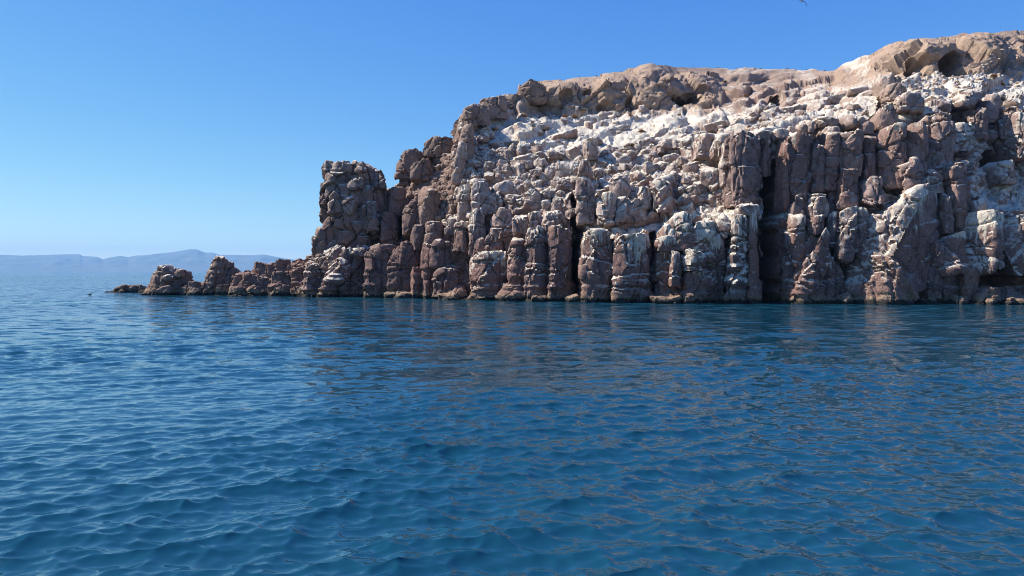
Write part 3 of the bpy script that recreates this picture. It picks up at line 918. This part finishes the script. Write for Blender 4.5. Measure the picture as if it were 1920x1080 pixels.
def boulder_region(r):
    """photo position and pixel size of one boulder"""
    while True:
        x, y = r.uniform(855, 1640), r.uniform(200, 440)
        lo = np.interp(x, [855, 900, 1000, 1080, 1150, 1250, 1340, 1365, 1400, 1650], [420, 400, 402, 400, 380, 385, 375, 300, 246, 235])
        hi = np.interp(x, [855, 900, 1000, 1100, 1240, 1340, 1400, 1650], [290, 262, 278, 285, 272, 232, 215, 195])
        if hi < y < lo:
            return x, y


r = np.random.default_rng(21)
placed = []
nb = 0
tries = 0
while nb < 230 and tries < 6000:
    tries += 1
    x, y = boulder_region(r)
    up = np.clip((y - 230) / 150, 0, 1)
    s = r.lognormal(2.98, 0.36) * (0.75 + 0.35 * up)
    s = float(np.clip(s, 10, 42))
    if any((x - a) ** 2 + ((y - b) * 1.15) ** 2 < (0.37 * (s + c)) ** 2 for a, b, c in placed):
        continue
    placed.append((x, y, s))
    p, n, t = surf(x, y)
    w = s / F * p[1]
    o = obj('boulder', ARCH[r.integers(len(ARCH))], None, cliff)
    o.location = (p[0], p[1] - 0.05 * w, p[2] + 0.08 * w)
    k = w / 2.0
    o.scale = (k * r.uniform(0.85, 1.2), k * r.uniform(0.9, 1.3), k * r.uniform(0.8, 1.25))
    o.rotation_euler = (r.normal() * 0.22, r.normal() * 0.22, r.uniform(0, 6.283))
    o.color = (float(np.clip(0.68 + 0.18 * (1 - up) + r.normal() * 0.13, 0.1, 0.85)), float(0.25 * (1 - up)), float(r.uniform(0.3, 1.0)), 1)
    nb += 1


def stone_mass(name, pts, parent, guano, tan, red, seed):
    """a mass of small loose stones joined as one part"""
    rr = np.random.default_rng(seed)
    protos = [rock_shape(2, 2, 1.7, 700 + k, ['round', 'block'][k % 2], 0.5, (k * 5.0, 0, 20)) for k in range(6)]
    V, Q, n0 = [], [], 0
    for (p, w) in pts:
        v, q = protos[rr.integers(6)]
        a = rr.uniform(0, 6.283); ca, sa = math.cos(a), math.sin(a)
        s = w * 0.5 * rr.uniform(0.75, 1.3, 3)
        vv = v * s
        vv = np.stack([vv[:, 0] * ca - vv[:, 1] * sa, vv[:, 0] * sa + vv[:, 1] * ca, vv[:, 2]], 1) + p
        V.append(vv); Q.append(q + n0); n0 += len(v)
    me = mesh_from(name, np.concatenate(V), np.concatenate(Q))
    o = obj(name, me, ROCK, parent)
    o.color = (guano, tan, red, 1)
    o['kind'] = 'stuff'
    return o


pts = []
for k in range(180):
    x, y = boulder_region(r)
    p, n, t = surf(x, y)
    pts.append((p + np.array([0, 0, 0.05]), r.uniform(4, 9) / F * p[1]))
for k in range(110):
    x = r.uniform(880, 1600); y = r.uniform(205, 300)
    p, n, t = surf(x, y)
    if n[2] > 0.5:
        pts.append((p + np.array([0, 0, 0.0]), r.uniform(4, 16) / F * p[1]))
stone_mass('loose_stones', pts, cliff, 0.68, 0.1, 0.7, 5)
pts = []
for k in range(420):
    x = r.uniform(745, 862); y = r.uniform(np.interp(x, [745, 800, 862], [345, 305, 285]), np.interp(x, [745, 800, 862], [385, 420, 430]))
    p, n, t = surf(x, y)
    pts.append((p + np.array([0, 0, 0.05]), r.uniform(4, 13) / F * p[1]))
stone_mass('scree', pts, cliff, 0.22, 0.45, 0.4, 6)
pts = []
for k in range(260):
    x = r.uniform(1640, 1925); y = r.uniform(np.interp(x, [1640, 1925], [150, 120]), np.interp(x, [1640, 1760, 1925], [200, 175, 165]))
    p, n, t = surf(x, y)
    pts.append((p + np.array([0, 0, 0.03]), r.uniform(3, 8) / F * p[1]))
stone_mass('rim_stones', pts, cliff, 0.5, 0.45, 0.6, 7)

SLABS = [(905, 252, 40, 20), (955, 268, 34, 16), (1008, 240, 46, 17), (1052, 256, 56, 18), (1108, 268, 44, 18), (1150, 246, 62, 20), (1208, 274, 46, 24),
         (1242, 250, 58, 20), (1298, 268, 46, 26), (1082, 292, 52, 22), (982, 302, 44, 24), (932, 304, 38, 24), (1172, 304, 40, 26), (1262, 300, 36, 24),
         (1345, 235, 44, 16), (1420, 238, 40, 14), (1490, 205, 60, 18), (1570, 186, 56, 18), (1612, 168, 40, 14)]
for (x, y, w, h) in SLABS:
    p, n, t = surf(x, y)
    place_rock('rock_slab', x - w / 2, x + w / 2, y - h / 2, y + h / 2, p[1], 0.5, B, 0.8, 0.2, 0.4, cliff, tilt=-14, thick=w / F * p[1] * 0.8)
rf = np.random.default_rng(9)
for x in (842, 902, 938, 1010, 1072, 1246, 1262, 1512, 1584, 1738, 1755, 1828, 1898):
    w, h = rf.uniform(12, 52), rf.uniform(6, 17)
    yw = float(waterline(x)) + 2.5
    place_rock('foot_rock', x - w / 2, x + w / 2, yw - h, yw + 5, None, rf.uniform(2.2, 3.2), [PYR, B, R][rf.integers(3)], .03, .25, .5, cliff, tilt=rf.normal() * 10)

# ------------------------------------------------------------------ rocks standing in the sea, rock tower
def thing(name, loc, label, cat, group=None):
    o = bpy.data.objects.new(name, None)
    COL.objects.link(o)
    o.location = loc
    return tag(o, label, cat, group)


def rock_thing(name, x, Y, label, parts, cat='rock', group=None, crack=1.0):
    loc = world_pt(x, HZ + CAMH * F / Y, Y)
    t = thing(name, loc, label, cat, group)
    for pt in parts:
        if isinstance(pt[0], list):
            (x0, x1, y0, y1), pls = outline_planes(pt[0], pt[2], pt[3])
            o = place_rock('rock', x0, x1, y0, y1, Y, pt[1], 'traced', pt[4], pt[5], pt[6], t, yaw=0, planes=pls, res=0.18, crack=crack)
            o.location = (o.location[0] - loc[0], o.location[1] - loc[1], o.location[2] - loc[2])
            continue
        x0, x1, y0, y1, out, st, g, tn, rd = pt[:9]
        o = place_rock('rock', x0, x1, y0, y1, Y, out, st, g, tn, rd, t, tilt=pt[9] if len(pt) > 9 else 0,
                       res=0.18, crack=crack, thick=pt[10] if len(pt) > 10 else None)
        o.location = (o.location[0] - loc[0], o.location[1] - loc[1], o.location[2] - loc[2])
    return t


rock_thing('low_rock', 230, 131, 'low dark reef rock barely above the water at far left', [
    (212, 252, 535, 556, 0, R, 0, 0, .0), (236, 266, 536, 556, 0, B, 0, 0, .0), (196, 226, 541, 556, .4, PYR, 0, 0, .1),
    (214, 234, 541, 556, 1.6, PYR, .05, .4, .1), (258, 276, 543, 556, .5, R, 0, .2, .1), (188, 208, 545, 556, .3, PYR, 0, .1, .1)])
rock_thing('sea_rock', 312, 117, 'dark twin-topped sea rock with a pale streak, second from left', [
    (276, 352, 524, 566, .6, B, .05, .1, .2), ([(283, 515), (296, 503), (308, 499), (320, 512), (324, 545), (282, 545)], .9, -.1, .1, .36, .2, .1),
    ([(320, 514), (330, 504), (346, 507), (351, 520), (352, 548), (318, 548)], .4, .1, .1, .2, .25, .1), (328, 342, 503, 520, .9, R, .1, .4, .1), (308, 326, 514, 530, 1.8, R, .45, .3, .1),
    (274, 300, 538, 566, 1.6, PYR, .05, .3, .2), (292, 322, 534, 566, 2.0, R, .05, .2, .2)])
rock_thing('sea_rock', 400, 116, 'jagged sea rock crowned by a knobbly pinnacle, beside the low ridge', [
    (342, 380, 526, 567, 1.0, B, .1, .2, .3), (372, 448, 520, 567, .6, B, .05, .1, .2), (384, 432, 504, 548, .6, B, .15, .2, .2),
    ([(393, 504), (394, 492), (408, 481), (414, 484), (427, 492), (428, 516), (394, 516)], .6, .05, .05, .35, .35, .1),
    ([(424, 545), (427, 508), (434, 498), (448, 512), (449, 548)], .5, .1, .1, .15, .2, .1),
    (382, 402, 510, 540, 1.2, R, .15, .3, .2), (350, 374, 540, 567, 2.0, R, .05, .3, .3), (404, 432, 532, 567, 1.8, B, .05, .2, .2)])

# low ridge joining the sea rocks to the tower
ridge_top = lambda x: np.interp(x, [440, 465, 475, 490, 500, 515, 530, 545, 560, 575, 592, 605], [512, 500, 492, 497, 486, 492, 484, 490, 481, 476, 466, 462])
parts = []
rr = np.random.default_rng(77)
for k, x in enumerate(np.linspace(446, 600, 17)):
    w = rr.uniform(13, 30); yt = ridge_top(x) + rr.uniform(-6, 10)
    parts.append((x - w / 2, x + w / 2, yt, yt + rr.uniform(34, 55), -1.2, [B, PYR, C, PYR][k % 4], rr.uniform(.02, .22), .15, .3))
for k, x in enumerate(np.linspace(450, 596, 14)):
    w = rr.uniform(18, 30); yt = ridge_top(x) + rr.uniform(18, 32)
    parts.append((x - w / 2, x + w / 2, yt, yt + rr.uniform(40, 55), 0.2, [B, C, B][k % 3], rr.uniform(.02, .2), .1, .4))
for k, x in enumerate(np.linspace(446, 590, 11)):
    w = rr.uniform(24, 40); yt = rr.uniform(532, 542)
    parts.append((x - w / 2, x + w / 2, yt, 568, 1.5, [B, PYR, R][k % 3], .03, .2, .4))
rock_thing('rock_ridge', 520, 112, 'low ridge of tumbled brown boulders between sea rocks and rock tower', parts, 'rock')

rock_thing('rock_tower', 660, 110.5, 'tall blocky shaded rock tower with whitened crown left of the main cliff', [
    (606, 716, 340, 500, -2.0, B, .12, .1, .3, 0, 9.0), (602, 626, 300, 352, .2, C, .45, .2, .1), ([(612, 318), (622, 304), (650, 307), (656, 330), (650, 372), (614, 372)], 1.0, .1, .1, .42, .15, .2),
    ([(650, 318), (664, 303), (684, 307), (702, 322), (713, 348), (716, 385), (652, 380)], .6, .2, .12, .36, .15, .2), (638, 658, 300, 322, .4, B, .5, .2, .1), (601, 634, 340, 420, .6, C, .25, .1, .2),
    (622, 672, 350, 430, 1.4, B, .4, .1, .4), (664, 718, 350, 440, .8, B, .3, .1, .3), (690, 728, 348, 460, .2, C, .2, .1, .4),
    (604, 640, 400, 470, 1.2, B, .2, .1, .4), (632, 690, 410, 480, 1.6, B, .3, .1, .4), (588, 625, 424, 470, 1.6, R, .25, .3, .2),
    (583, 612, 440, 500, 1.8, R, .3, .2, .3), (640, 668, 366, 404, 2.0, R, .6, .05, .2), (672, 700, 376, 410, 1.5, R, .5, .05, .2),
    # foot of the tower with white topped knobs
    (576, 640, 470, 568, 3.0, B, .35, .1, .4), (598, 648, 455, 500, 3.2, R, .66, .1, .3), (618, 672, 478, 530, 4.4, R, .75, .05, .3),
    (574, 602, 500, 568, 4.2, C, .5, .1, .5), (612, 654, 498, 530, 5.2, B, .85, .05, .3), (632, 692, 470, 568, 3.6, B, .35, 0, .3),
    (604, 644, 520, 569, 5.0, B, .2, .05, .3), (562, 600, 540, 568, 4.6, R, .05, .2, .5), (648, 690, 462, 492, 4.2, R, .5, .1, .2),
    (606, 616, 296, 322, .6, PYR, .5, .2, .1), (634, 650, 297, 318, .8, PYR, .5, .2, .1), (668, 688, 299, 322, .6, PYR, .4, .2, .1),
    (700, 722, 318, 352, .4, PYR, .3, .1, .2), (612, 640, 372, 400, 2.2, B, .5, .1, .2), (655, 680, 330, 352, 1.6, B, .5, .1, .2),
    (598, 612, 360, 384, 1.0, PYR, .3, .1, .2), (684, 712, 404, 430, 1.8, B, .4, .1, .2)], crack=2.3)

# ------------------------------------------------------------------ far hills
def build_hills():
    prof = np.array([(-1200, 500), (-700, 492), (-300, 484), (-100, 480), (0, 477.5), (20, 478), (40, 479), (90, 478), (105, 477), (150, 476.5),
                     (155, 480), (166, 480.5), (182, 481.5), (193, 486), (207, 482.5), (225, 479.5), (240, 482), (255, 479), (275, 478.5),
                     (290, 476), (312, 474), (322, 473), (345, 469), (358, 467), (370, 467.5), (378, 471), (387, 474), (397, 473), (412, 477.5),
                     (430, 478), (470, 478.5), (495, 477), (510, 480), (525, 482.5), (545, 486), (600, 490), (700, 498), (800, 506), (860, 511)], float)
    nx, ny = 900, 60
    x = np.linspace(-1200, 860, nx)
    yr = np.interp(x, prof[:, 0], prof[:, 1])
    D0, D1 = 14500.0, 17000.0
    V = np.zeros((nx, ny + 1, 3))
    for j in range(ny + 1):
        f = j / (ny - 12)
        Yd = D0 + (D1 - D0) * f
        X = (x - 960) / F * (D0 + (D1 - D0) * min(f, 1))
        top = (HZ - yr) / F * D1
        if f <= 1:
            s = f ** 0.8
        else:
            s = 1 - (f - 1) * 3.2
        p = np.stack([X / 700, np.full(nx, Yd / 900), 0 * X], 1)
        g = np.abs(fbm(p, 9, 4)) * 0.55 * math.sin(math.pi * min(f, 1)) if f <= 1 else 0
        V[:, j, 0] = X; V[:, j, 1] = Yd
        V[:, j, 2] = np.maximum(top * (s - s * g), -2) + 2 * (f > 0.02)
    me = mesh_from('hills', V.reshape(-1, 3), grid_quads(nx, ny + 1))
    m = plain_mat('far_hill_earth', (0.075, 0.08, 0.08), 0.95, 0.3, 0.002)
    o = obj('hills', me, m)
    return tag(o, 'far blue hazy mountains along the horizon', 'hills', kind='structure')


build_hills()

# ------------------------------------------------------------------ dry shrubs
def shrub_mesh(seed):
    r = np.random.default_rng(seed)
    V, Q = [], []
    for k in range(170):
        a = r.uniform(0, 6.283); el = r.uniform(0.05, 1.45); L = r.uniform(0.55, 1.0)
        d = np.array([math.cos(a) * math.cos(el), math.sin(a) * math.cos(el), math.sin(el) * 0.75])
        s = np.array([-math.sin(a), math.cos(a), r.normal() * 0.5]) * 0.045
        b0 = d * L * r.uniform(0.1, 0.5); b1 = d * L + r.normal(size=3) * 0.1
        n0 = len(V)
        V += [b0 - s, b0 + s, b1 + s * 1.4, b1 - s * 1.4]
        Q.append((n0, n0 + 1, n0 + 2, n0 + 3))
    return mesh_from('dry_shrub', np.array(V), np.array(Q), False)


SHM = [plain_mat('dry_shrub_orange', (0.26, 0.14, 0.055), 0.9, 0.35, 3), plain_mat('dry_shrub_olive', (0.20, 0.17, 0.07), 0.9, 0.35, 3)]
SH = []
for k in range(4):
    me = shrub_mesh(40 + k); me.materials.append(SHM[k % 2]); SH.append(me)
SHRUBS = [(985, 216, 13, 0), (1057, 227, 15, 0), (1076, 223, 15, 0), (925, 242, 10, 0), (996, 247, 10, 1), (994, 236, 9, 0), (1202, 248, 14, 0),
          (1185, 278, 14, 0), (1012, 202, 9, 1), (1181, 223, 10, 0), (1372, 229, 14, 1), (1415, 226, 12, 0), (1502, 217, 13, 1), (1536, 222, 14, 1),
          (1397, 176, 11, 0), (1359, 151, 11, 1), (1325, 243, 9, 0), (1645, 190, 11, 0), (1857, 154, 16, 0), (1880, 152, 10, 0), (1152, 345, 12, 0),
          (1092, 212, 11, 1), (1270, 222, 9, 1), (1117, 140, 7, 0), (1085, 143, 5, 0), (1300, 126, 6, 1), (1345, 126, 6, 1), (1380, 127, 6, 1),
          (1425, 127, 7, 1), (1475, 127, 7, 0), (1510, 128, 7, 1), (1545, 129, 7, 1), (1163, 131, 5, 0), (1632, 130, 6, 1)]
ORD = ['first', 'second', 'third', 'fourth', 'fifth', 'sixth', 'seventh', 'eighth', 'ninth', 'tenth', 'eleventh', 'twelfth']
WHERE = {(985, 216): 'under the left tip of the tan bluff', (1057, 227): 'below the tan bluff, left one of a pair',
         (1076, 223): 'below the tan bluff, right one of a pair', (925, 242): 'nearest the left shoulder of the slope',
         (996, 247): 'low on the upper left slope', (994, 236): 'just above a low olive one on the left slope',
         (1202, 248): 'mid slope right of centre of the white field', (1185, 278): 'lowest on the white field, above the boulders',
         (1012, 202): 'tucked against the foot of the tan bluff at left', (1181, 223): 'below the middle of the tan bluff',
         (1372, 229): 'beside the big pale round outcrop', (1415, 226): 'under the outcrop with the small cave',
         (1502, 217): 'at the rim above the columns, left of another olive one', (1536, 222): 'at the rim above the columns, rightmost olive one',
         (1397, 176): 'left of the small cave high on the slope', (1359, 151): 'high by the skyline right of the tan bluff',
         (1325, 243): 'under the big pale round outcrop', (1645, 190): 'on the rim left of the right-hand rocks',
         (1857, 154): 'far right below the bluff, larger of two', (1880, 152): 'far right below the bluff, smaller of two',
         (1152, 345): 'among the columns low on the cliff', (1092, 212): 'against the foot of the tan bluff at its middle',
         (1270, 222): 'below the overhang at the right end of the tan bluff'}
for k, (x, y, s, c) in enumerate(SHRUBS):
    p, n, t = surf(x, y)
    o = obj('dry_shrub', SH[(2 * (k % 2)) + c])
    w = s / F * p[1]
    o.location = (p[0], p[1] - 0.25, p[2] + 0.02)
    w *= 0.62 if y < 145 else 1.0
    o.scale = (w * 0.55, w * 0.55, w * 0.5)
    o.rotation_euler = (0, 0, k * 1.3)
    if y < 145:
        tag(o, 'tiny dry shrub on the cliff skyline, %s from left' % ORD[sorted(a[0] for a in SHRUBS if a[1] < 145).index(x)], 'shrub', 'shrubs along the skyline')
    else:
        tag(o, ['small orange-brown dry shrub ', 'small olive dry shrub '][c] + WHERE[(x, y)], 'shrub', 'dry shrubs on the slope')

# ------------------------------------------------------------------ birds
def ellipsoid(c, r_, n=10, m=8):
    V, Q = [], []
    for i in range(n):
        for j in range(m + 1):
            a = 6.283185 * i / n; b_ = math.pi * j / m
            V.append((c[0] + r_[0] * math.sin(b_) * math.cos(a), c[1] + r_[1] * math.cos(b_), c[2] + r_[2] * math.sin(b_) * math.sin(a)))
    for i in range(n):
        for j in range(m):
            i2 = (i + 1) % n
            Q.append((i * (m + 1) + j, i * (m + 1) + j + 1, i2 * (m + 1) + j + 1, i2 * (m + 1) + j))
    return np.array(V), np.array(Q)


def join_parts(ps):
    V, Q, n = [], [], 0
    for v, q in ps:
        V.append(v); Q.append(q + n); n += len(v)
    return np.concatenate(V), np.concatenate(Q)


def sweep(pts, rad, n=8):
    """tapered tube along points with elliptical sections"""
    pts = np.array(pts, float); V = []; m = len(pts)
    tg = np.gradient(pts, axis=0); tg /= np.linalg.norm(tg, axis=1, keepdims=True)
    for k in range(m):
        up = np.array([0, 0, 1.0]) if abs(tg[k, 2]) < 0.9 else np.array([0, 1.0, 0])
        s = np.cross(tg[k], up); s /= np.linalg.norm(s); t2 = np.cross(s, tg[k])
        ra, rb = rad[k] if isinstance(rad[k], tuple) else (rad[k], rad[k])
        for i in range(n):
            a = 6.283185 * i / n
            V.append(pts[k] + s * ra * math.cos(a) + t2 * rb * math.sin(a))
    Q = []
    for k in range(m - 1):
        for i in range(n):
            Q.append((k * n + i, k * n + (i + 1) % n, (k + 1) * n + (i + 1) % n, (k + 1) * n + i))
    return np.array(V), np.array(Q)


FE_W = plain_mat('white_feathers', (0.72, 0.70, 0.68), 0.8, 0.08, 9)
FE_D = plain_mat('dark_feathers', (0.035, 0.032, 0.035), 0.7, 0.3, 9)
BEAK = plain_mat('beak_horn', (0.45, 0.33, 0.12), 0.5, 0.1, 9)


def flying_bird(loc, label):
    t = thing('flying_seabird', loc, label, 'bird')
    # body along +X, belly down
    obj('body', mesh_from('body', *sweep([(-.32, 0, 0), (-.22, 0, .01), (0, 0, 0), (.2, 0, .01), (.28, 0, .035), (.36, 0, .05), (.40, 0, .05)],
                                         [.01, .05, .085, .07, .045, .042, .012])), FE_W, t)
    obj('beak', mesh_from('beak', *sweep([(.39, 0, .05), (.44, 0, .047), (.48, 0, .04)], [.014, .009, .002])), BEAK, t)
    obj('tail', mesh_from('tail', *sweep([(-.28, 0, .005), (-.38, 0, .0), (-.47, 0, -.005)], [(.035, .02), (.06, .012), (.045, .006)])), FE_W, t)
    for s in (-1, 1):
        w = [(.06, s * .05, .03), (.12, s * .22, .02 if s < 0 else .05), (.12, s * .4, -.1 if s < 0 else .16),
             (.04, s * .52, -.26 if s < 0 else .32), (-.06, s * .58, -.42 if s < 0 else .46)]
        obj('wing', mesh_from('wing', *sweep(w, [(.11, .02), (.10, .016), (.085, .012), (.05, .008), (.008, .004)])), FE_D, t)
    return t


fb = flying_bird(world_pt(1503, 1.5, 52.0), 'seabird gliding at the top edge with drooping dark wing')
fb.rotation_euler = (0.35, 0, math.radians(60))
fb.scale = (0.75, 0.75, 0.75)


def sitting_bird(loc, label, s, dark, rz, group=None, name='seabird'):
    t = thing(name, loc, label, 'bird', group)
    body = FE_D if dark else FE_W
    obj('body', mesh_from('body', *sweep([(-.36, 0, .10), (-.25, 0, .11), (-.05, 0, .10), (.12, 0, .11), (.22, 0, .17), (.25, 0, .27), (.27, 0, .36),
                                          (.33, 0, .40), (.38, 0, .39)], [.01, .05, .10, .09, .06, .04, .04, .042, .015])), body, t)
    obj('beak', mesh_from('beak', *sweep([(.37, 0, .395), (.43, 0, .385), (.48, 0, .37)], [.016, .01, .003])), BEAK, t)
    for d in (-1, 1):
        obj('wing', mesh_from('wing', *sweep([(.12, d * .085, .13), (-.1, d * .10, .13), (-.3, d * .06, .12), (-.42, d * .02, .11)],
                                             [(.02, .05), (.022, .06), (.015, .035), (.004, .006)])), FE_D if dark else plain_mat('grey_feathers', (.3, .3, .31)), t)
    t.scale = (s, s, s); t.rotation_euler = (0, 0, rz)
    return t


sitting_bird((*world_pt(169, 553, CAMH * F / 42.0)[:2], 0.0), 'dark seabird afloat on open water left of the low reef', 1.0, True, 0.5)
p, n, t_ = surf(1402, 386)
sitting_bird(world_pt(1402, 381, 85.6), 'bird standing on the whitened ledge left of the cleft', 1.0, True, 2.6, name='perched_bird')

# ------------------------------------------------------------------ air
def build_haze():
    v, q = cube_grid(1, 1, 1)
    v = v * 0.5 + 0.5
    lo = np.array([-26000, -3000, -5.0]); hi = np.array([22000, 19500, 640.0])
    me = mesh_from('haze', lo + v * (hi - lo), q, False)
    m = bpy.data.materials.new('haze_air')
    m.use_nodes = True
    nt = m.node_tree
    nt.nodes.clear()
    out = nt.nodes.new('ShaderNodeOutputMaterial')
    pv = nt.nodes.new('ShaderNodeVolumePrincipled')
    pv.inputs['Color'].default_value = (0.30, 0.62, 1.0, 1)
    pv.inputs['Density'].default_value = 0.000058
    pv.inputs['Anisotropy'].default_value = 0.0
    nt.links.new(pv.outputs[0], out.inputs['Volume'])
    o = obj('haze', me, m)
    return tag(o, 'thin blue sea haze veiling the far mountains', 'haze', kind='stuff')


build_haze()
